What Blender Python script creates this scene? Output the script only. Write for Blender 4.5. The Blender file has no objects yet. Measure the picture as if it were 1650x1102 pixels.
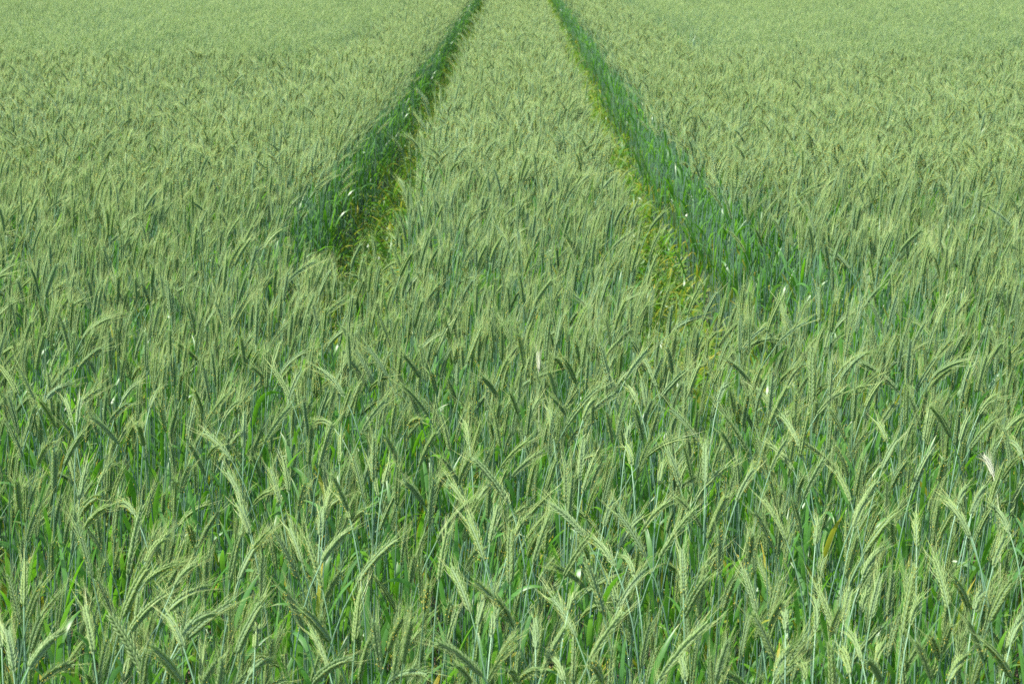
import bpy, math
import numpy as np
from mathutils import Vector

RNG = np.random.default_rng(20240611)
SC = bpy.context.scene
COL = SC.collection
R = math.radians

# ------------------------------------------------------------------ camera
CAM_Z, FPX, PITCH, YAW = 2.50, 2750.0, 13.3, 0.2      # focal length in pixels of a 1650 wide frame
cam = bpy.data.cameras.new('camera')
cam.sensor_width = 36.0
cam.lens = FPX / 1650.0 * 36.0
cam.clip_start, cam.clip_end = 0.1, 2000.0
cam.dof.use_dof = True
cam.dof.focus_distance = 5.0
cam.dof.aperture_fstop = 11.0
cam_ob = bpy.data.objects.new('camera', cam)
cam_ob.location = (0, 0, CAM_Z)
cam_ob.rotation_euler = (R(90 - PITCH), 0, R(YAW))
COL.objects.link(cam_ob)
SC.camera = cam_ob

# ------------------------------------------------------------------ sky, sun, exposure
SUN_EL = 62.0
SUN_DIR = Vector((-0.93, -0.30, 0)).normalized() * math.cos(R(SUN_EL)) + Vector((0, 0, math.sin(R(SUN_EL))))
world = bpy.data.worlds.new('World')
SC.world = world
world.use_nodes = True
wn = world.node_tree
bg = wn.nodes['Background']
sky = wn.nodes.new('ShaderNodeTexSky')
sky.sky_type = 'NISHITA'
sky.sun_disc = False
sky.sun_elevation = R(SUN_EL)
sky.sun_rotation = math.atan2(SUN_DIR.x, SUN_DIR.y)
sky.air_density, sky.dust_density = 1.0, 1.5
wn.links.new(sky.outputs[0], bg.inputs[0])
bg.inputs[1].default_value = 0.15
sun = bpy.data.lights.new('sun', 'SUN')
sun.energy = 4.2
sun.angle = R(0.55)
sun.color = (1.0, 0.96, 0.89)
sun_ob = bpy.data.objects.new('sun', sun)
sun_ob.rotation_euler = SUN_DIR.to_track_quat('Z', 'Y').to_euler()
sun_ob.location = (-10, -8, 20)
COL.objects.link(sun_ob)
SC.view_settings.view_transform = 'Standard'
SC.view_settings.look = 'None'
SC.view_settings.gamma = 1.0
SC.view_settings.use_curve_mapping = False
SC.view_settings.exposure = 0.94
cy = SC.cycles
cy.max_bounces, cy.diffuse_bounces, cy.glossy_bounces, cy.transmission_bounces = 6, 4, 1, 4
cy.sample_clamp_indirect = 6.0
cy.use_denoising = False
cy.denoiser = 'OPENIMAGEDENOISE'
cy.denoising_prefilter = 'ACCURATE'
cy.denoising_input_passes = 'RGB_ALBEDO_NORMAL'

# ------------------------------------------------------------------ materials
def new_mat(name):
    m = bpy.data.materials.new(name)
    m.use_nodes = True
    nt = m.node_tree
    nt.nodes.clear()
    return m, nt

class NT:
    """small helper for wiring nodes"""
    def __init__(s, nt): s.nt = nt
    def n(s, kind, **kw):
        nd = s.nt.nodes.new(kind)
        for k, v in kw.items(): setattr(nd, k, v)
        return nd
    def put(s, sock, v):
        if hasattr(v, 'links') or isinstance(v, bpy.types.NodeSocket): s.nt.links.new(v, sock)
        else: sock.default_value = v
    def mix(s, f, a, b):
        nd = s.n('ShaderNodeMix', data_type='RGBA')
        s.put(nd.inputs[0], f); s.put(nd.inputs[6], a); s.put(nd.inputs[7], b)
        return nd.outputs[2]
    def math(s, op, a, b=0.0, clamp=False):
        nd = s.n('ShaderNodeMath', operation=op, use_clamp=clamp)
        s.put(nd.inputs[0], a); s.put(nd.inputs[1], b)
        return nd.outputs[0]
    def ramp(s, v, a, b, to0=0.0, to1=1.0):
        nd = s.n('ShaderNodeMapRange')
        s.put(nd.inputs[0], v); s.put(nd.inputs[1], a); s.put(nd.inputs[2], b); s.put(nd.inputs[3], to0); s.put(nd.inputs[4], to1)
        return nd.outputs[0]
    def tint(s):
        """plant, element, along, age"""
        at = s.n('ShaderNodeAttribute', attribute_name='tint')
        sp = s.n('ShaderNodeSeparateColor')
        s.nt.links.new(at.outputs['Color'], sp.inputs[0])
        oi = s.n('ShaderNodeObjectInfo')
        pl = s.math('FRACT', s.math('ADD', sp.outputs[0], oi.outputs['Random']))
        return pl, sp.outputs[1], sp.outputs[2], at.outputs['Alpha']
    def noise(s, scale, detail=2.0):
        tc = s.n('ShaderNodeTexCoord')
        nd = s.n('ShaderNodeTexNoise'); nd.inputs['Scale'].default_value = scale; nd.inputs['Detail'].default_value = detail
        s.nt.links.new(tc.outputs['Object'], nd.inputs['Vector'])
        return nd.outputs[0]
    def place(s, scale):
        """slow change from one part of the field to another"""
        ge = s.n('ShaderNodeNewGeometry'); nd = s.n('ShaderNodeTexNoise'); nd.inputs['Scale'].default_value = scale; nd.inputs['Detail'].default_value = 3.0
        s.nt.links.new(ge.outputs['Position'], nd.inputs['Vector'])
        return nd.outputs[0]
    def leafy(s, col, trans_col, trans, rough, spec):
        p = s.n('ShaderNodeBsdfPrincipled')
        s.put(p.inputs['Base Color'], col); s.put(p.inputs['Roughness'], rough); s.put(p.inputs['Specular IOR Level'], spec)
        out = s.n('ShaderNodeOutputMaterial')
        if trans > 0:
            t = s.n('ShaderNodeBsdfTranslucent'); s.put(t.inputs[0], trans_col)
            mx = s.n('ShaderNodeMixShader'); mx.inputs[0].default_value = trans
            s.nt.links.new(p.outputs[0], mx.inputs[1]); s.nt.links.new(t.outputs[0], mx.inputs[2])
            s.nt.links.new(mx.outputs[0], out.inputs[0])
        else:
            s.nt.links.new(p.outputs[0], out.inputs[0])

def C(r, g, b): return (r, g, b, 1.0)

def make_materials():
    M = {}
    # ear: glaucous grey green husks, greener at the husk base, straw margins at the tip
    m, nt = new_mat('rye_husk'); k = NT(nt); pl, el, al, age = k.tint()
    c = k.mix(pl, C(0.300, 0.465, 0.260), C(0.405, 0.555, 0.170))
    c = k.mix(k.ramp(k.place(0.35), 0.42, 0.62, 0.0, 0.45), c, C(0.400, 0.540, 0.175))
    c = k.mix(k.math('MULTIPLY', el, 0.35), c, C(0.230, 0.380, 0.130))
    c = k.mix(k.ramp(al, 0.6, 1.0, 0.0, 0.22), c, C(0.45, 0.55, 0.30))
    c = k.mix(age, c, C(0.60, 0.63, 0.48))
    k.leafy(c, c, 0.48, 0.45, 0.4); M['husk'] = m
    # ear axis
    m, nt = new_mat('ear_axis'); k = NT(nt); pl, el, al, age = k.tint()
    c = k.mix(age, C(0.28, 0.42, 0.20), C(0.6, 0.58, 0.44)); k.leafy(c, c, 0.4, 0.6, 0.3); M['axis'] = m
    # awns
    m, nt = new_mat('awn'); k = NT(nt); pl, el, al, age = k.tint()
    c = k.mix(k.ramp(al, 0.15, 1.0), C(0.42, 0.60, 0.20), C(0.78, 0.77, 0.28))
    c = k.mix(age, c, C(0.64, 0.66, 0.42)); k.leafy(c, c, 0.48, 0.4, 0.5); M['awn'] = m
    # anthers
    m, nt = new_mat('anther'); k = NT(nt)
    k.leafy(C(0.72, 0.62, 0.10), C(0.7, 0.6, 0.1), 0.2, 0.7, 0.2); M['anther'] = m
    # stem: waxy blue green
    m, nt = new_mat('rye_stem'); k = NT(nt); pl, el, al, age = k.tint()
    c = k.mix(pl, C(0.095, 0.210, 0.140), C(0.130, 0.250, 0.160))
    c = k.mix(k.ramp(al, 0.75, 1.0, 0.0, 0.6), c, C(0.22, 0.40, 0.15))
    c = k.mix(k.math('MULTIPLY', k.noise(60.0), 0.25), c, C(0.26, 0.36, 0.27))
    c = k.mix(age, c, C(0.36, 0.42, 0.24)); k.leafy(c, c, 0.0, 0.4, 0.5); M['stem'] = m
    # leaf blade
    m, nt = new_mat('rye_leaf'); k = NT(nt); pl, el, al, age = k.tint()
    c = k.mix(el, C(0.060, 0.195, 0.016), C(0.115, 0.265, 0.085))
    c = k.mix(k.math('MULTIPLY', pl, 0.5), c, C(0.095, 0.260, 0.030))
    tc = k.mix(el, C(0.20, 0.58, 0.015), C(0.26, 0.60, 0.06))
    yel = k.mix(k.ramp(al, 0.3, 1.0), C(0.21, 0.33, 0.025), C(0.50, 0.36, 0.05))
    dry = k.ramp(al, 0.86, 1.0, 0.0, 0.6)
    c = k.mix(dry, c, C(0.36, 0.34, 0.06))
    c = k.mix(age, c, yel); tc = k.mix(age, tc, C(0.48, 0.50, 0.04))
    vein = k.n('ShaderNodeTexCoord')
    k.leafy(c, tc, 0.38, k.ramp(age, 0.0, 1.0, 0.37, 0.75), k.ramp(age, 0.0, 1.0, 0.55, 0.2)); M['leaf'] = m
    # soil
    m, nt = new_mat('soil'); k = NT(nt)
    n1 = k.noise(3.0, 6.0); n2 = k.noise(45.0, 5.0)
    c = k.mix(n1, C(0.10, 0.070, 0.045), C(0.19, 0.140, 0.095)); c = k.mix(k.ramp(n2, 0.35, 0.7, 0.0, 0.5), c, C(0.07, 0.05, 0.033))
    p = k.n('ShaderNodeBsdfPrincipled'); k.put(p.inputs['Base Color'], c); p.inputs['Roughness'].default_value = 0.95
    bp = k.n('ShaderNodeBump'); bp.inputs['Strength'].default_value = 0.8; bp.inputs['Distance'].default_value = 0.03
    k.put(bp.inputs['Height'], n2); nt.links.new(bp.outputs[0], p.inputs['Normal'])
    o = k.n('ShaderNodeOutputMaterial'); nt.links.new(p.outputs[0], o.inputs[0]); M['soil'] = m
    return M

MAT = make_materials()
MAT_ORDER = ['husk', 'axis', 'awn', 'anther', 'stem', 'leaf']

# ------------------------------------------------------------------ geometry kit (numpy)
class Geo:
    def __init__(s): s.v, s.f, s.t, s.m, s.n = [], [], [], [], 0
    def add(s, v, f, tint, mat):
        v = np.asarray(v, float).reshape(-1, 3); f = np.asarray(f, int).reshape(-1, 3)
        t = np.asarray(tint, float)
        if t.ndim == 1: t = np.repeat(t[None], len(v), 0)
        s.v.append(v); s.f.append(f + s.n); s.t.append(t); s.m.append(np.full(len(f), MAT_ORDER.index(mat))); s.n += len(v)
    def arrays(s): return np.concatenate(s.v), np.concatenate(s.f), np.concatenate(s.t), np.concatenate(s.m)
    def merge(s, o, off=(0, 0, 0)):
        v, f, t, m = o.arrays()
        s.v.append(v + np.asarray(off)); s.f.append(f + s.n); s.t.append(t); s.m.append(m); s.n += len(v)

def geo_mesh(name, g, single=None):
    v, f, t, m = g.arrays()
    me = bpy.data.meshes.new(name)
    me.vertices.add(len(v)); me.vertices.foreach_set('co', v.ravel())
    me.loops.add(len(f) * 3); me.loops.foreach_set('vertex_index', f.ravel())
    me.polygons.add(len(f))
    me.polygons.foreach_set('loop_start', np.arange(0, len(f) * 3, 3))
    if single: me.materials.append(MAT[single])
    else:
        for k in MAT_ORDER: me.materials.append(MAT[k])
        me.polygons.foreach_set('material_index', m)
    me.polygons.foreach_set('use_smooth', np.ones(len(f), bool))
    at = me.attributes.new('tint', 'FLOAT_COLOR', 'POINT')
    at.data.foreach_set('color', t.ravel())
    me.update(calc_edges=True)
    return me

def unit(a): return a / np.maximum(np.linalg.norm(a, axis=-1, keepdims=True), 1e-9)

def bez(p0, p1, p2, u):
    u = np.asarray(u)[:, None]
    return (1 - u) ** 2 * p0 + 2 * u * (1 - u) * p1 + u * u * p2, unit(2 * (1 - u) * (p1 - p0) + 2 * u * (p2 - p1))

def hermite(p0, m0, p1, m1, u):
    u = np.asarray(u)[:, None]
    p = (2*u**3 - 3*u**2 + 1) * p0 + (u**3 - 2*u**2 + u) * m0 + (-2*u**3 + 3*u**2) * p1 + (u**3 - u**2) * m1
    t = (6*u**2 - 6*u) * p0 + (3*u**2 - 4*u + 1) * m0 + (-6*u**2 + 6*u) * p1 + (3*u**2 - 2*u) * m1
    return p, unit(t)

def frame(t, ref):
    a = unit(np.cross(t, ref)); return a, np.cross(a, t)

def tube(g, pts, tan, rad, sides, tint, mat):
    n = len(pts); w, b = frame(tan, np.array([0.13, 0.98, 0.11]))
    ang = np.arange(sides) * 2 * np.pi / sides
    ring = w[:, None] * np.cos(ang)[None, :, None] + b[:, None] * np.sin(ang)[None, :, None]
    v = pts[:, None] + ring * np.asarray(rad)[:, None, None]
    f = []
    for i in range(n - 1):
        for j in range(sides):
            a, bb = i * sides + j, i * sides + (j + 1) % sides
            f += [(a, bb, bb + sides), (a, bb + sides, a + sides)]
    tt = np.zeros((n, sides, 4)); tt[:] = tint; tt[:, :, 2] = np.linspace(0, 1, n)[:, None]
    g.add(v, f, tt.reshape(-1, 4), mat)

# husk templates (unit length along z, unit half widths x/y)
def husk_template(rings, sides):
    v, al = [(0, 0, 0)], [0.0]
    prof = {3: [(0.22, 0.80), (0.50, 1.0), (0.80, 0.55)], 1: [(0.42, 1.0)], 2: [(0.25, 0.9), (0.68, 0.8)]}[rings]
    for z, r in prof:
        for j in range(sides):
            a = 2 * np.pi * (j + 0.5) / sides
            v.append((r * math.cos(a), r * math.sin(a), z)); al.append(z)
    v.append((0, 0, 1)); al.append(1.0)
    f = []
    for j in range(sides): f.append((0, 1 + (j + 1) % sides, 1 + j))
    for i in range(rings - 1):
        for j in range(sides):
            a, b = 1 + i * sides + j, 1 + i * sides + (j + 1) % sides
            f += [(a, b, b + sides), (a, b + sides, a + sides)]
    last = len(v) - 1; o = 1 + (rings - 1) * sides
    for j in range(sides): f.append((o + j, o + (j + 1) % sides, last))
    return np.array(v, float), np.array(f), np.array(al)
HUSK = {0: husk_template(3, 4), 1: husk_template(1, 4), 2: husk_template(1, 3)}

def ear_geo(p0, p1, p2, rng, lod=0, pl=0.5, age=0.0, anthers=6, width=1.0, roll=None):
    """ear along the bezier p0 p1 p2 -> dict of Geo: axis, husk, awn, anther"""
    L = np.linalg.norm(p1 - p0) * 0.5 + np.linalg.norm(p2 - p1) * 0.5 + 0.25 * np.linalg.norm(p2 - p0)
    L = min(L, 1.25 * np.linalg.norm(p2 - p0))
    n = {0: 27, 1: 18, 2: 6}[lod]
    out = {k: Geo() for k in ('axis', 'husk', 'awn', 'anther')}
    u = (np.arange(n) + 0.25) / (n + 0.6)
    c, t = bez(p0, p1, p2, u)
    roll = rng.uniform(0, np.pi) if roll is None else roll
    a, b = frame(t, np.array([0.31, 0.92, 0.22]))
    W = a * math.cos(roll) + b * math.sin(roll); N = np.cross(W, t)
    prof = np.interp(u, [0, 0.12, 0.35, 0.65, 1.0], [0.72, 0.92, 1.0, 0.92, 0.58]) * width
    s = np.where(np.arange(n) % 2 == 0, 1.0, -1.0)
    if lod < 2:
        uu, au = np.linspace(0, 0.97, 7), None
        pp, tt = bez(p0, p1, p2, uu)
        tube(out['axis'], pp, tt, np.interp(uu, [0, 0.1, 0.9, 1], [0.0018, 0.0042, 0.003, 0.0008]) * width, 4 if lod == 0 else 3, (pl, 0.5, 0, age), 'axis')
    flor = [(-1.0, 0.0), (1.0, 0.0)] if lod < 2 else [(0.0, 0.0)]
    tv, tf, tal = HUSK[lod]
    hl = {0: 0.0175, 1: 0.021, 2: 0.042}[lod] * (L / 0.12) ** 0.5
    hw = {0: 0.0030, 1: 0.0033, 2: 0.0058}[lod]; ht = {0: 0.0023, 1: 0.0026, 2: 0.0046}[lod]
    V, F, T, tips, dirs, au = [], [], [], [], [], []
    base = 0
    for k in range(n):
        for fs, _ in flor:
            j = rng.normal(0, 0.05, 3)
            d = unit(t[k] + W[k] * s[k] * (0.27 + j[0]) + N[k] * fs * (0.15 + j[1]))
            p = c[k] + (W[k] * s[k] * 0.0022 + N[k] * fs * 0.0020) * prof[k]
            x = unit(np.cross(d, W[k] * s[k])); y = np.cross(d, x)
            ln = hl * (0.75 + 0.25 * prof[k]) * (1 + j[2])
            V.append(p + tv[:, :1] * x * hw * prof[k] + tv[:, 1:2] * y * ht * prof[k] + tv[:, 2:] * d * ln)
            F.append(tf + base); base += len(tv)
            tt = np.empty((len(tv), 4)); tt[:, 0] = pl; tt[:, 1] = rng.random(); tt[:, 2] = tal; tt[:, 3] = age
            T.append(tt)
            tips.append(p + d * ln * 0.97); dirs.append(unit(t[k] + W[k] * s[k] * (0.25 + j[1]) + N[k] * fs * (0.19 + j[0]) + rng.normal(0, 0.03, 3)))
            au.append(u[k])
    out['husk'].add(np.concatenate(V), np.concatenate(F), np.concatenate(T), 'husk')
    # awns
    tips, dirs, au = np.array(tips), np.array(dirs), np.array(au)
    rep = {0: 1, 1: 1, 2: 3}[lod]
    wd = {0: 0.00037, 1: 0.00055, 2: 0.0009}[lod]
    V, F, T = [], [], []; base = 0
    tend = bez(p0, p1, p2, [1.0])[1][0]
    for k in range(len(tips)):
        for r in range(rep):
            ln = rng.uniform(0.042, 0.078) * np.interp(au[k], [0, 0.4, 1], [0.22, 0.72, 1.15]) * (L / 0.12) ** 0.5
            d0 = dirs[k] if r == 0 else unit(dirs[k] + rng.normal(0, 0.16, 3))
            d1 = unit(d0 * 0.55 + tend * 0.45 + rng.normal(0, 0.05, 3))
            sd = unit(np.cross(d0, rng.normal(size=3))) * wd
            q0, q1 = tips[k], tips[k] + d0 * ln * 0.5
            q2 = q1 + d1 * ln * 0.5
            if lod == 0:
                V += [q0 + sd, q0 - sd, q1 + sd * 0.8, q1 - sd * 0.8, q2]
                F += [(base, base + 1, base + 3), (base, base + 3, base + 2), (base + 2, base + 3, base + 4)]
                T += [(pl, .5, 0, age)] * 2 + [(pl, .5, .5, age)] * 2 + [(pl, .5, 1, age)]; base += 5
            else:
                V += [q0 + sd, q0 - sd, q2]; F += [(base, base + 1, base + 2)]
                T += [(pl, .5, 0.0, age)] * 2 + [(pl, .5, 1, age)]; base += 3
    out['awn'].add(V, F, np.array(T), 'awn')
    # dangling anthers
    if anthers and lod < 2:
        V, F = [], []; base = 0; sz = 1.0 if lod == 0 else 1.5
        for _ in range(anthers):
            k = rng.integers(0, len(tips)); q = tips[k] * 0.6 + c[min(n - 1, int(au[k] * n))] * 0.4
            q = q + dirs[k] * 0.002 + rng.normal(0, 0.0035, 3) + np.array([0, 0, -0.003])
            d = unit(np.array([0, 0, -1.0]) + rng.normal(0, 0.45, 3)); sd = unit(np.cross(d, rng.normal(size=3))); s2 = np.cross(d, sd)
            ln, w = rng.uniform(0.0034, 0.0056) * sz, 0.0009 * sz
            V += [q, q + d * ln * .5 + sd * w, q + d * ln * .5 - sd * w * .5 + s2 * w * .87, q + d * ln * .5 - sd * w * .5 - s2 * w * .87, q + d * ln]
            F += [(base, base+1, base+2), (base, base+2, base+3), (base, base+3, base+1), (base+4, base+2, base+1), (base+4, base+3, base+2), (base+4, base+1, base+3)]; base += 5
        out['anther'].add(V, F, (pl, .5, .5, 0), 'anther')
    return out

def blade_geo(g, p, az, elev, L, w, rng, droop, segs=9, tint=(0.5, 0.5, 0, 0), fold=0.35, twist=0.0, across=3):
    """a leaf blade: leaves the stem at elevation elev, bends over by droop (radians) along its length"""
    u = np.linspace(0, 1, segs + 1)
    ang = elev - droop * u ** 1.7
    h = np.array([math.cos(az), math.sin(az), 0.0])
    t = np.cos(ang)[:, None] * h + np.sin(ang)[:, None] * np.array([0, 0, 1.0])
    side0 = np.array([-math.sin(az), math.cos(az), 0.0])
    t = unit(t + side0 * (twist * 0.25 * u)[:, None])
    pts = np.concatenate([[p], p + np.cumsum((t[:-1] + t[1:]) * 0.5 * L / segs, 0)])
    nrm = unit(np.cross(side0, t)); sd = np.cross(t, nrm)
    tw = twist * u
    s2 = sd * np.cos(tw)[:, None] + nrm * np.sin(tw)[:, None]; n2 = np.cross(s2, t)
    prof = np.interp(u, [0, 0.1, 0.4, 0.7, 0.9, 1], [0.55, 0.85, 1.0, 0.8, 0.4, 0.03]) * w * 0.5
    fo = np.interp(u, [0, 0.6, 1], [fold, fold * 0.4, fold * 0.8])
    lft = pts + s2 * prof[:, None] - n2 * (prof * fo)[:, None] * -1
    rgt = pts - s2 * prof[:, None] - n2 * (prof * fo)[:, None] * -1
    if across == 3: v = np.stack([lft, pts, rgt], 1)
    else: v = np.stack([lft, rgt], 1)
    f = []
    for i in range(segs):
        for j in range(across - 1):
            a = i * across + j; b = a + across
            f += [(a, a + 1, b + 1), (a, b + 1, b)]
    tt = np.zeros((segs + 1, across, 4)); tt[:] = tint; tt[:, :, 2] = u[:, None]
    g.add(v.reshape(-1, 3), f, tt.reshape(-1, 4), 'leaf')

def leaf_set(root, stem_pts, stem_z, rng, n, pl, lod, az0=None):
    """leaves of one shoot, highest first -> list of Geo"""
    out = []
    hs = np.array([0.80, 0.62, 0.46, 0.33, 0.24])[:n] + rng.normal(0, 0.03, n)
    az = rng.uniform(0, 2 * np.pi) if az0 is None else az0
    for i in range(n):
        az += np.pi + rng.normal(0, 0.5)
        zz = hs[i] * stem_z[-1]
        k = int(np.clip(np.searchsorted(stem_z, zz), 1, len(stem_z) - 1))
        f = (zz - stem_z[k-1]) / max(stem_z[k] - stem_z[k-1], 1e-6)
        p = stem_pts[k-1] * (1 - f) + stem_pts[k] * f
        g = Geo()
        L = rng.uniform(0.13, 0.21) * (1.0 if i == 0 else 1.25)
        r = rng.random()
        droop = rng.uniform(0.2, 0.9) if r < 0.80 else rng.uniform(1.4, 2.6)
        age = 0.0
        if i >= 2 and rng.random() < 0.35: age = rng.uniform(0.3, 1.0)
        elif rng.random() < 0.03: age = rng.uniform(0.5, 1.0)
        segs = {0: 9, 1: 5, 2: 3}[lod]
        blade_geo(g, p, az, R(rng.uniform(66, 86)), L, rng.uniform(0.0095, 0.0165) * (1.0 if lod < 2 else 1.15), rng, droop, segs,
                  (pl, rng.random(), 0, age), rng.uniform(0.15, 0.6), rng.normal(0, 0.7), 3 if lod == 0 else 2)
        out.append(g)
    return out

def shoot(root, ear0, ear1, ear2, rng, lod=0, leaves=4, pl=None, age=0.0, anthers=None, width=1.0, low=0.0, roll=None):
    """one rye plant: stem from root to ear0, ear from ear0 to ear2 -> dict of Geo, leaves as list"""
    pl = rng.random() if pl is None else pl
    anthers = (rng.integers(16, 38) if rng.random() < 0.5 else rng.integers(2, 12)) if anthers is None else anthers
    t0 = unit(ear1 - ear0)
    H = ear0[2] - root[2]
    segs = {0: 14, 1: 6, 2: 3}[lod]
    u = np.linspace(low, 1, segs + 1) ** 0.85
    pts, tan = hermite(root, np.array([0, 0, H * 0.9]) + rng.normal(0, 0.03, 3) * H, ear0, t0 * H * 0.75, u)
    st = Geo()
    tube(st, pts, tan, np.interp(u, [0, 0.7, 1], [0.0024, 0.0019, 0.0014]) * (1.0 if lod < 2 else 1.25), {0: 5, 1: 3, 2: 3}[lod], (pl, 0.5, 0, age), 'stem')
    d = ear_geo(ear0, ear1, ear2, rng, lod, pl, age, anthers, width, roll)
    d['stem'] = st
    d['leaves'] = leaf_set(root, pts, pts[:, 2] - root[2], rng, leaves, pl, lod)
    return d

def random_ear(rng, zb, L, nod, az, bow=0.55):
    """ear0, ear1, ear2 above the origin; nod: angle of the ear chord from the vertical"""
    h = np.array([math.cos(az), math.sin(az), 0.0]); up = np.array([0, 0, 1.0])
    lean = 0.03 + 0.07 * nod
    e0 = h * lean * rng.uniform(0.5, 1.2) + up * zb
    ch = h * math.sin(nod) + up * math.cos(nod)
    n0 = nod * (1 - bow)
    t0 = h * math.sin(n0) + up * math.cos(n0)
    return e0, e0 + t0 * L * 0.5, e0 + ch * L

def whole(d, leaves=True):
    g = Geo()
    for k in ('stem', 'axis', 'husk', 'awn', 'anther'):
        if k in d and d[k].v: g.merge(d[k])
    for l in d['leaves']: g.merge(l)
    return g

# ------------------------------------------------------------------ where the wheel tracks run
def track_gap(x, y, pad=0.0):
    """True where a tractor wheel has pressed the crop away (arrays)"""
    x = np.asarray(x); y = np.asarray(y)
    wr = 0.03 * np.sin(y * 0.9) + 0.02 * np.sin(y * 2.3 + 1); wl = 0.03 * np.sin(y * 0.8 + 2)
    ro = np.interp(y, [5.5, 6, 7, 8, 9, 10], [1.60, 1.48, 1.22, 1.10, 1.05, 1.04]); lo = np.interp(y, [6.2, 6.6, 7.5, 8.5, 9.5], [1.66, 1.52, 1.32, 1.18, 1.12])
    ri = np.interp(y, [5.7, 7.5, 9, 10], [0.46, 0.46, 0.48, 0.50]); li = np.interp(y, [6.5, 7.0, 8], [0.66, 0.58, 0.55])
    r = (x - wr > ri - pad) & (x - wr < ro + pad) & (y > 5.82)
    l = (-x + wl > li - pad) & (-x + wl < lo + pad) & (y > 6.9)
    return r | l

# ------------------------------------------------------------------ ground
def sheet(name, x0, x1, y0, y1, z, mat, nx=2, ny=2, bump=0.0):
    xs, ys = np.linspace(x0, x1, nx), np.linspace(y0, y1, ny)
    v = [(x, y, z + (RNG.normal(0, bump) if bump else 0)) for y in ys for x in xs]
    f = [(j*nx+i, j*nx+i+1, (j+1)*nx+i+1, (j+1)*nx+i) for j in range(ny-1) for i in range(nx-1)]
    me = bpy.data.meshes.new(name); me.from_pydata(v, [], f); me.materials.append(mat)
    o = bpy.data.objects.new(name, me); COL.objects.link(o); o['kind'] = 'structure'
    return o
g_ = sheet('ground', -500, 500, -300, 900, 0.0, MAT['soil'])
g_['label'] = 'brown soil of the rye field under the crop'
for side, sx in (('left', -0.80), ('right', 0.81)):
    tr = sheet('wheel_track', sx - 0.2, sx + 0.2, 6.2, 120, 0.006, MAT['soil'], 4, 160, 0.002)
    tr['label'] = f'{side} tractor wheel track running away through the rye'

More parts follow.
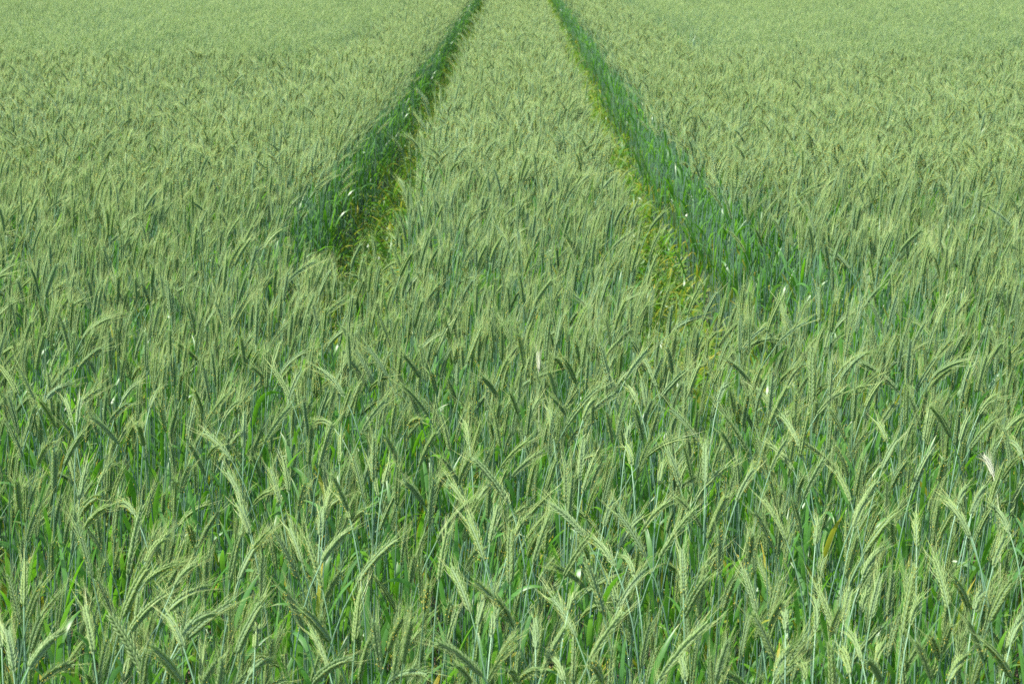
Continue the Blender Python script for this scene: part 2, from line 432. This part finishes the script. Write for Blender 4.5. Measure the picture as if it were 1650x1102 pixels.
# ------------------------------------------------------------------ ears traced in the photograph (pixels of the 1650 x 1102 frame)
TRACE = {
 (0, 800, 3.65): '490,200,630,60 470,120,575,2 545,480,455,160 160,270,240,40 140,650,150,390 165,720,240,520 180,920,245,710 80,1040,45,780 10,900,10,750 165,1020,375,785 240,1100,420,985 750,480,835,60 720,720,855,425 850,400,1000,220 840,520,1080,390 760,800,970,580 985,680,1230,530 1065,830,1265,690 870,1090,650,700 1070,1100,895,890 720,1090,780,930 550,930,500,650 535,650,480,540 1080,890,980,700 1020,540,1150,390 1350,500,1410,220 1400,500,1530,260 1390,930,1530,640 1175,1090,1200,880 1140,290,1110,170 1470,230,1400,50',
 (400, 800, 3.65): '0,380,115,210 300,500,155,210 320,400,240,180 440,560,340,240 430,390,600,190 600,180,680,80 640,510,870,250 600,140,550,10 460,140,480,0 1105,270,1300,30 1390,380,1290,130 1120,500,1170,210 1310,690,1190,410 1530,740,1330,500 625,860,660,560 470,1010,370,800 480,860,325,670 330,800,225,560 0,800,90,590 380,1100,590,955 0,1060,130,970 830,1090,1060,1045 780,1040,740,740 820,920,910,710 910,980,960,740 1380,1060,1110,855 1310,1100,1220,990 1410,1100,1530,900 1035,680,1060,520,b 1350,760,1400,570 1170,760,1195,630 1420,280,1470,60 420,240,445,60 1480,380,1530,250 40,900,60,760 1430,830,1470,660',
 (800, 800, 3.65): '100,240,200,110 80,520,85,200 215,400,320,90 185,360,240,230 525,245,320,50 395,480,540,245 700,420,570,250 630,700,530,390 880,360,710,90 720,310,860,110 850,220,1000,40 955,370,1160,80 1210,190,1060,10 1240,260,1350,0 630,180,690,20 810,470,740,360 720,650,880,430 1100,590,1090,300 100,770,0,590 0,980,105,830 260,1060,405,770 530,1000,740,690 950,1090,1240,750 1100,720,1230,480 1330,680,1400,480 1530,690,1450,430 1290,1090,1360,850 130,1100,240,1020 400,1090,320,950 620,1090,560,980 470,830,320,590 1480,390,1500,230 1110,1090,1080,930 420,680,470,570 230,900,230,720 120,1090,60,1030',
 (1200, 800, 3.649): '165,310,60,90 250,270,115,20 330,220,280,20 20,380,50,180 415,290,435,130 640,190,715,10 595,480,660,240 700,340,890,90 690,480,810,300 740,720,800,460 680,700,740,520 580,740,625,550 415,800,430,600 500,830,560,660 1105,300,1140,40 1330,250,1200,40 1560,220,1450,50 1330,130,1390,0 1460,420,1530,240 1440,740,1570,500 1560,880,1640,690 925,830,1000,410 970,760,1030,590 1200,660,1120,370 1320,660,1225,480 1400,960,1310,730 1570,1070,1410,860 1200,1090,1310,930 1100,1090,1010,860 1140,960,1090,820 690,970,610,790 800,1090,720,960 620,1060,570,890 180,970,50,700 85,680,0,440 140,780,220,620 170,1080,270,880 350,1090,345,990 1160,920,1210,760 1350,680,1400,570 770,990,810,870 870,280,865,150 1010,300,1005,100 240,800,235,680',
 (0, 550, 3.674): '110,320,0,150 215,380,110,160 330,510,235,350 270,350,430,250 430,500,385,340 455,500,480,340 720,360,830,240 645,490,760,370 815,480,820,260 700,610,550,460 885,400,940,280 980,540,945,370 240,530,150,500 220,740,310,590 380,740,490,540 320,900,325,650 470,940,520,720 580,850,670,720 800,1030,720,960 1220,500,1350,310 1310,490,1420,350 1380,720,1210,540 1210,790,1120,610 1440,970,1350,780 1070,900,1130,730 1200,430,1150,290 1390,450,1480,310 750,600,800,490 60,830,75,680 120,1000,100,830 720,110,650,10 750,90,690,0 300,160,370,40 910,130,960,10 1440,640,1450,430 1480,590,1530,520 460,170,600,40 590,190,650,110 60,440,110,380 850,620,820,500 1230,700,1290,620 1030,270,1020,90',
 (400, 550, 3.674): '140,170,190,10 400,110,330,10 95,610,260,380 570,330,425,165 545,480,605,280 665,560,815,350 750,280,640,60 830,220,700,30 1020,220,920,80 1110,300,1080,180 910,780,815,560 1010,740,1110,540 1070,450,910,260 1480,340,1380,210 1490,230,1540,110 740,830,745,570 690,950,620,670 610,1060,500,800 450,1050,490,840 540,730,545,560 420,760,500,490 190,970,130,750 20,600,110,490 320,520,370,370 240,350,310,180 1040,970,930,830 1090,940,1170,790 1250,850,1320,690 1540,960,1340,700 1350,970,1430,850 1340,1080,1200,850 1310,620,1280,480 1210,640,1250,560 30,970,130,890 300,1000,340,850 120,260,20,150 800,850,840,720 1360,130,1330,20 1430,110,1370,10 550,200,570,60 1470,500,1490,370 1140,260,1170,140 500,505,395,485,b 950,500,1020,460,b 240,900,210,700',
 (800, 550, 3.674): '20,200,130,30 110,310,300,190 250,180,245,70,w 360,380,310,180 470,250,400,110 530,290,545,100 680,300,610,20 740,300,745,180 840,180,850,0 950,280,880,110 410,510,610,270 510,470,590,330 465,360,365,300 410,440,330,340 1040,190,1010,40 970,340,1130,170 1130,330,1200,140 1500,240,1360,110 1200,600,1030,400 1500,680,1350,440 840,380,780,270 710,580,770,340 865,590,815,400 770,590,800,490 20,760,190,590 490,830,515,590 510,900,585,680 830,820,910,590 880,690,1080,580 1090,870,1010,640 1160,830,1110,610 1235,850,1240,600 1160,960,1360,740 410,970,415,710 640,1060,710,890 190,480,250,350 340,590,310,400 265,490,285,390 1420,950,1520,760 1470,480,1510,400 80,970,0,850 1410,430,1385,290 1310,370,1370,250 1400,680,1330,540 960,850,990,710 430,110,490,20 800,740,770,620 130,440,80,300',
 (1200, 550, 3.667): '565,230,700,80 400,370,400,60 425,440,570,305 140,510,250,270 200,260,300,160 160,400,50,270 680,310,790,190 910,300,690,125 710,400,800,240 950,500,955,260 1010,300,1130,100 870,340,830,240 1000,140,960,10 1120,100,1120,0 1270,360,1330,150 1380,440,1480,320 1500,340,1580,260 1560,210,1565,40 1220,570,1105,385 1060,590,1090,400 1330,640,1480,460 1520,570,1640,440 1270,600,1320,440 600,590,500,400 840,600,780,470 330,640,220,440 325,690,370,430 290,770,150,610 150,770,250,580 345,940,465,700 630,960,540,770 650,920,690,700 640,1070,780,830 860,880,960,700 810,760,900,580 985,900,1090,660 1150,830,1180,710 1470,800,1410,680,w 1520,820,1610,690 1640,690,1570,590 1340,1020,1420,860 1310,1080,1180,930 1260,970,1320,850 0,900,50,750 310,900,345,800 740,680,730,600 20,680,0,590 1390,490,1330,410 1180,260,1210,190 640,480,655,270 500,330,515,120 470,200,520,90 1310,110,1350,10 980,590,1000,510',
 (900, 250, 2.75): '490,790,640,715 810,870,915,765 830,860,960,815 960,850,1100,740 1250,950,1380,875 1340,700,1420,590 870,1020,735,905 1130,1000,1130,860 560,1090,625,930',
}
CP = np.array([0, 0, CAM_Z])
_cr = cam_ob.rotation_euler.to_matrix()
CR = np.array(_cr)
def ray(px, py):
    return unit(CR @ np.array([(px - 825) / FPX, -(py - 551) / FPX, -1.0]))
def on_plane(px, py, z):
    d = ray(px, py); return CP + d * (z - CAM_Z) / d[2]
def to_px(p):
    q = CR.T @ (np.asarray(p) - CP); return 825 + FPX * q[0] / -q[2], 551 - FPX * q[1] / -q[2]

heroes = []
for (ox, oy, s), txt in TRACE.items():
    for w in txt.split():
        q = w.split(','); a = [float(x) / s for x in q[:4]]
        heroes.append((ox + a[0], oy + a[1], ox + a[2], oy + a[3], q[4] if len(q) > 4 else ''))
kept = []
for h in heroes:
    if all((h[0]-k[0])**2 + (h[1]-k[1])**2 > 13**2 or (h[2]-k[2])**2 + (h[3]-k[3])**2 > 16**2 for k in kept): kept.append(h)
kept.sort(key=lambda h: (h[4] == '', -(max(h[1], h[3]) * 0.08 + math.hypot(h[0]-h[2], h[1]-h[3]))))
heroes = kept[:312]

def link(name, me, parent, kind=None):
    o = bpy.data.objects.new(name, me); COL.objects.link(o); o.parent = parent
    if kind: o['kind'] = kind
    return o

used_labels = set()
HERO_XY = []
ONES = 'zero one two three four five six seven eight nine ten eleven twelve thirteen fourteen fifteen sixteen seventeen eighteen nineteen'.split()
def say(v):
    v = int(min(99, max(1, round(v))))
    return ONES[v] if v < 20 else ' twenty thirty forty fifty sixty seventy eighty ninety'.split(' ')[v // 10 - 1] + ('-' + ONES[v % 10] if v % 10 else '')
for (bx, by, tx, ty, flag) in heroes:
    rng = RNG
    zb = rng.uniform(1.16, 1.24)
    e0 = on_plane(bx, by, zb)
    L = rng.uniform(0.108, 0.132)
    d = ray(tx, ty); oc = CP - e0
    bq = oc @ d; disc = bq * bq - (oc @ oc - L * L)
    if disc <= 0: t = -bq
    else:
        rt = math.sqrt(disc); t = -bq + (rt if rng.random() < 0.5 else -rt) * rng.uniform(0.4, 1.0)
    e2 = CP + d * t
    ch = e2 - e0; L = np.linalg.norm(ch); cu = ch / L
    nod = math.acos(np.clip(cu[2], -1, 1))
    t0 = unit(cu + np.array([0, 0, 1.0]) * (0.15 + 0.22 * nod))
    e1 = e0 + t0 * L * 0.55
    hdir = np.array([cu[0], cu[1], 0.0]) * 0.09 + np.append(rng.normal(0, 0.02, 2), 0)
    root = np.array([e0[0] - hdir[0], e0[1] - hdir[1], 0.0])
    age = {'w': 0.85, 'b': 0.0, '': 0.0}[flag]
    pl = rng.random()
    dct = shoot(np.zeros(3), e0 - root, e1 - root, e2 - root, rng, 0, 4, pl, age, 45 if flag == 'b' else None, rng.uniform(0.82, 1.20) + 0.3 * (L / 0.12 - 1))
    o = bpy.data.objects.new('rye_plant', None); COL.objects.link(o); o.location = root; o.empty_display_size = 0.05
    HERO_XY.append(root[:2])
    link('stem', geo_mesh('stem', dct['stem'], 'stem'), o)
    ear = link('ear', geo_mesh('ear', dct['axis'], 'axis'), o)
    link('husk_cover', geo_mesh('husk_cover', dct['husk'], 'husk'), ear, 'stuff')
    link('awn_fringe', geo_mesh('awn_fringe', dct['awn'], 'awn'), ear, 'stuff')
    if dct['anther'].v: link('pollen_dust', geo_mesh('pollen_dust', dct['anther'], 'anther'), ear, 'stuff')
    for lf in dct['leaves']: link('leaf', geo_mesh('leaf', lf, 'leaf'), o)
    ang = math.degrees(math.atan2(tx - bx, by - ty))
    lean = 'standing upright' if abs(ang) < 10 else ('leaning ' if abs(ang) < 38 else 'arched over ') + ('right' if ang > 0 else 'left')
    tone = {'w': 'bleached white', 'b': 'brownish flowering'}.get(flag, 'yellow-flecked green' if dct['anther'].n > 75 else 'grey-green')
    mx, my = (bx + tx) / 2 / 16.5, (by + ty) / 2 / 11.02
    name_it = lambda: f'{tone} rye plant {lean}, ear {say(mx)} percent from left, {say(my)} percent from top'
    lab = name_it()
    while lab in used_labels: my += 0.35; mx += 0.3; lab = name_it()
    used_labels.add(lab)
    o['label'] = lab; o['category'] = 'rye plant'; o['group'] = 'rye plants at the front of the field'
HERO_XY = np.array(HERO_XY)

# ------------------------------------------------------------------ the rest of the crop: prototypes outside the scene, scattered by geometry nodes
PROTO = bpy.data.collections.new('crop_prototypes')
proto_n = 0
def add_proto(g):
    global proto_n
    o = bpy.data.objects.new(f'proto_{proto_n:03d}', geo_mesh(f'proto_{proto_n:03d}', g)); PROTO.objects.link(o); proto_n += 1
    return proto_n - 1

def nod_sample(rng):
    r = rng.random()
    return rng.uniform(0.05, 0.38) if r < 0.42 else (rng.uniform(0.38, 0.8) if r < 0.88 else rng.uniform(0.8, 1.3))
def wind_az(rng):
    return rng.normal(0, 0.75) if rng.random() < 0.58 else rng.uniform(0, 2 * np.pi)

NEAR = []      # single plants nodding towards +x
for i in range(40):
    rng = RNG; L = rng.uniform(0.095, 0.125)
    e = random_ear(rng, rng.uniform(1.08, 1.20), L, nod_sample(rng) * 0.8, 0.0, rng.uniform(0.2, 0.6))
    NEAR.append(add_proto(whole(shoot(np.zeros(3), *e, rng, 0, 4, width=rng.uniform(0.85, 1.05)))))
TUFT = []      # shoots without an ear
for i in range(10):
    rng = RNG; g = Geo(); pl = rng.random()
    H = rng.uniform(0.55, 0.95)
    u = np.linspace(0, 1, 7); top = np.array([rng.normal(0, 0.06), rng.normal(0, 0.06), H])
    pts, tan = hermite(np.zeros(3), np.array([0, 0, H]), top, np.array([0, 0, H]), u)
    tube(g, pts, tan, np.linspace(0.0024, 0.0012, 7), 4, (pl, .5, 0, 0), 'stem')
    for l in leaf_set(None, pts, pts[:, 2], rng, 5, pl, 0): g.merge(l)
    blade_geo(g, top, rng.uniform(0, 6.28), R(78), rng.uniform(0.16, 0.26), 0.012, rng, rng.uniform(0.2, 1.6), 9, (pl, rng.random(), 0, 0), 0.3, rng.normal(0, .6))
    TUFT.append(add_proto(g))
def cluster(n, size, lod, leaves, low):
    g = Geo(); rng = RNG
    k = int(math.ceil(math.sqrt(n)))
    for i in range(n):
        x = ((i % k) + rng.uniform(0, 1)) / k * size - size / 2; y = ((i // k) + rng.uniform(0, 1)) / k * size - size / 2
        e = random_ear(rng, rng.normal(1.17, 0.055), rng.uniform(0.095, 0.125), nod_sample(rng), wind_az(rng), rng.uniform(0.2, 0.6))
        g.merge(whole(shoot(np.zeros(3), *e, rng, lod, leaves, low=low)), (x, y, 0))
    return add_proto(g)
MID = [cluster(11, 0.205, 1, 3, 0.0) for _ in range(14)]
FAR = [cluster(40, 0.42, 2, 2, 0.45) for _ in range(12)]
LOW = []       # leafy tillers in the wheel tracks
for i in range(10):
    rng = RNG; g = Geo(); pl = rng.random()
    for k in range(11):
        p = np.append(rng.normal(0, 0.035, 2), rng.uniform(0.05, 0.48))
        age = rng.uniform(0.3, 0.95) if rng.random() < 0.45 else rng.uniform(0, 0.35)
        blade_geo(g, p, rng.uniform(0, 6.28), R(rng.uniform(45, 85)), rng.uniform(0.12, 0.24), rng.uniform(0.008, 0.014), rng, rng.uniform(0.8, 2.6), 6,
                  (pl, rng.random(), 0, age), 0.35, rng.normal(0, 0.8), 2)
        tube(g, np.array([[p[0]*.4, p[1]*.4, 0], p*[.8, .8, .5], p]), np.array([[0, 0, 1.0]]*3), [0.002, 0.0018, 0.0014], 3, (pl, .5, 0, 0.2), 'stem')
    LOW.append(add_proto(g))

P_xyz, P_rot, P_scl, P_idx = [], [], [], []
def put(x, y, z, rz, s, i, tilt=(0, 0)):
    P_xyz.append((x, y, z)); P_rot.append((tilt[0], tilt[1], rz)); P_scl.append(s); P_idx.append(i)
def jitter_grid(x0, x1, y0, y1, cell):
    xs, ys = np.arange(x0, x1, cell), np.arange(y0, y1, cell)
    X, Y = np.meshgrid(xs, ys); n = X.size
    return X.ravel() + RNG.uniform(0, cell, n), Y.ravel() + RNG.uniform(0, cell, n)
HALF = 825.0 / FPX
def lanes(x, y):
    """slow drifts of height and lean across the field, about -2 to 2"""
    return math.sin(x * 0.9 + 0.7 * math.sin(y * 0.45)) + 0.6 * math.sin(y * 0.8 + 0.5 * x + 1.7 * math.sin(x * 0.31)) + 0.5 * math.sin(x * 2.7 - y * 1.1)
NEAR_END, MID_END, FAR_END = 9.0, 19.0, 75.0
# near: single plants
X, Y = jitter_grid(-6.5, 6.5, 1.7, NEAR_END, 0.064)
ok = (np.abs(X) < HALF * Y + 2.2) & ~track_gap(X, Y)
patch = np.sin(X * 2.1 + 1.3 * np.sin(Y * 1.7)) * 0.5 + np.sin(Y * 2.9 + X * 0.9) * 0.5      # slow unevenness of the stand
for x, y, pt in zip(X[ok], Y[ok], patch[ok]):
    front = float(np.interp(y, [4.3, 5.4], [1, 0])) * (abs(x) < HALF * y + 0.3)
    keep = 0.78 - 0.36 * front
    if RNG.random() > keep:
        if RNG.random() < 0.7: put(x, y, 0, RNG.uniform(0, 6.28), RNG.uniform(0.85, 1.1), TUFT[RNG.integers(len(TUFT))])
        continue
    s = RNG.normal(0.995, 0.045) + 0.02 * pt - 0.10 * front
    put(x, y, 0, wind_az(RNG), s, NEAR[RNG.integers(len(NEAR))], (RNG.normal(0, 0.03), RNG.normal(0.015, 0.03)))
# middle and the strips beside the tracks: clusters of fourteen
X, Y = jitter_grid(-9.5, 9.5, NEAR_END, MID_END, 0.2)
ok = (np.abs(X) < HALF * Y + 2.5) & (np.abs(X) > 1.9)
for x, y in zip(X[ok], Y[ok]):
    w = lanes(x, y)
    if w < -1.25 and RNG.random() < 0.35: continue
    put(x, y, 0, RNG.normal(0, 0.3) + 0.2 * w, RNG.normal(1.0, 0.025) + 0.016 * w, MID[RNG.integers(len(MID))])
cols = list(np.linspace(-0.48, 0.40, 6)) + [1.14, 1.33, 1.52, 1.71, 1.9, -1.20, -1.38, -1.56, -1.74, -1.91]
for y in np.arange(NEAR_END, FAR_END, 0.2):
    wr = 0.03 * math.sin(y * 0.9) + 0.02 * math.sin(y * 2.3 + 1); wl = 0.03 * math.sin(y * 0.8 + 2)
    for cx in cols:
        put(cx + (wr if cx > 0 else wl) + RNG.normal(0, 0.02), y + RNG.uniform(-.04, .04), 0, RNG.normal(0, 0.2), RNG.normal(1.0, 0.03), MID[RNG.integers(len(MID))])
# far
X, Y = jitter_grid(-26, 26, MID_END, FAR_END, 0.40)
ok = (np.abs(X) < HALF * Y + 3) & (np.abs(X) > 2.15)
for x, y in zip(X[ok], Y[ok]):
    w = lanes(x, y)
    put(x, y, 0, RNG.normal(0, 0.3) + 0.2 * w, RNG.normal(1.0, 0.025) + 0.020 * w, FAR[RNG.integers(len(FAR))], (0, 0.07 * w))

def scatter(name, label, pts):
    xyz, rot, scl, idx = pts
    me = bpy.data.meshes.new(name); me.from_pydata(xyz, [], [])
    for nm, ty, key, data in (('rot', 'FLOAT_VECTOR', 'vector', rot), ('scl', 'FLOAT', 'value', scl), ('idx', 'INT', 'value', idx)):
        at = me.attributes.new(nm, ty, 'POINT'); at.data.foreach_set(key, np.array(data, dtype=np.int32 if ty == 'INT' else np.float32).ravel())
    o = bpy.data.objects.new(name, me); COL.objects.link(o); o['kind'] = 'stuff'; o['label'] = label
    ng = bpy.data.node_groups.new(name, 'GeometryNodeTree')
    ng.interface.new_socket('Geometry', in_out='INPUT', socket_type='NodeSocketGeometry')
    ng.interface.new_socket('Geometry', in_out='OUTPUT', socket_type='NodeSocketGeometry')
    N, Lk = ng.nodes, ng.links
    gi, go = N.new('NodeGroupInput'), N.new('NodeGroupOutput')
    ci = N.new('GeometryNodeCollectionInfo'); ci.inputs['Collection'].default_value = PROTO
    ci.inputs['Separate Children'].default_value = True; ci.inputs['Reset Children'].default_value = True
    ip = N.new('GeometryNodeInstanceOnPoints'); ip.inputs['Pick Instance'].default_value = True
    def attr(nm, ty):
        a = N.new('GeometryNodeInputNamedAttribute'); a.data_type = ty; a.inputs['Name'].default_value = nm; return a.outputs['Attribute']
    Lk.new(gi.outputs[0], ip.inputs['Points']); Lk.new(ci.outputs[0], ip.inputs['Instance'])
    Lk.new(attr('idx', 'INT'), ip.inputs['Instance Index'])
    er = N.new('FunctionNodeEulerToRotation'); Lk.new(attr('rot', 'FLOAT_VECTOR'), er.inputs[0]); Lk.new(er.outputs[0], ip.inputs['Rotation'])
    Lk.new(attr('scl', 'FLOAT'), ip.inputs['Scale']); Lk.new(ip.outputs[0], go.inputs[0])
    md = o.modifiers.new('scatter', 'NODES'); md.node_group = ng
    return o
print('crop instances', len(P_xyz))
scatter('rye_crop', 'dense stand of green rye filling the field behind the front plants', (P_xyz, P_rot, P_scl, P_idx))
P_xyz, P_rot, P_scl, P_idx = [], [], [], []
X, Y = jitter_grid(-2.4, 2.4, 5.3, FAR_END, 0.07)
ok = track_gap(X, Y, -0.01)
for x, y in zip(X[ok], Y[ok]):
    put(x, y, 0, RNG.uniform(0, 6.28), RNG.uniform(0.75, 1.2), LOW[RNG.integers(len(LOW))])
print('undergrowth', len(P_xyz))
scatter('track_undergrowth', 'low yellow-green leafy tillers growing in the two wheel tracks', (P_xyz, P_rot, P_scl, P_idx))
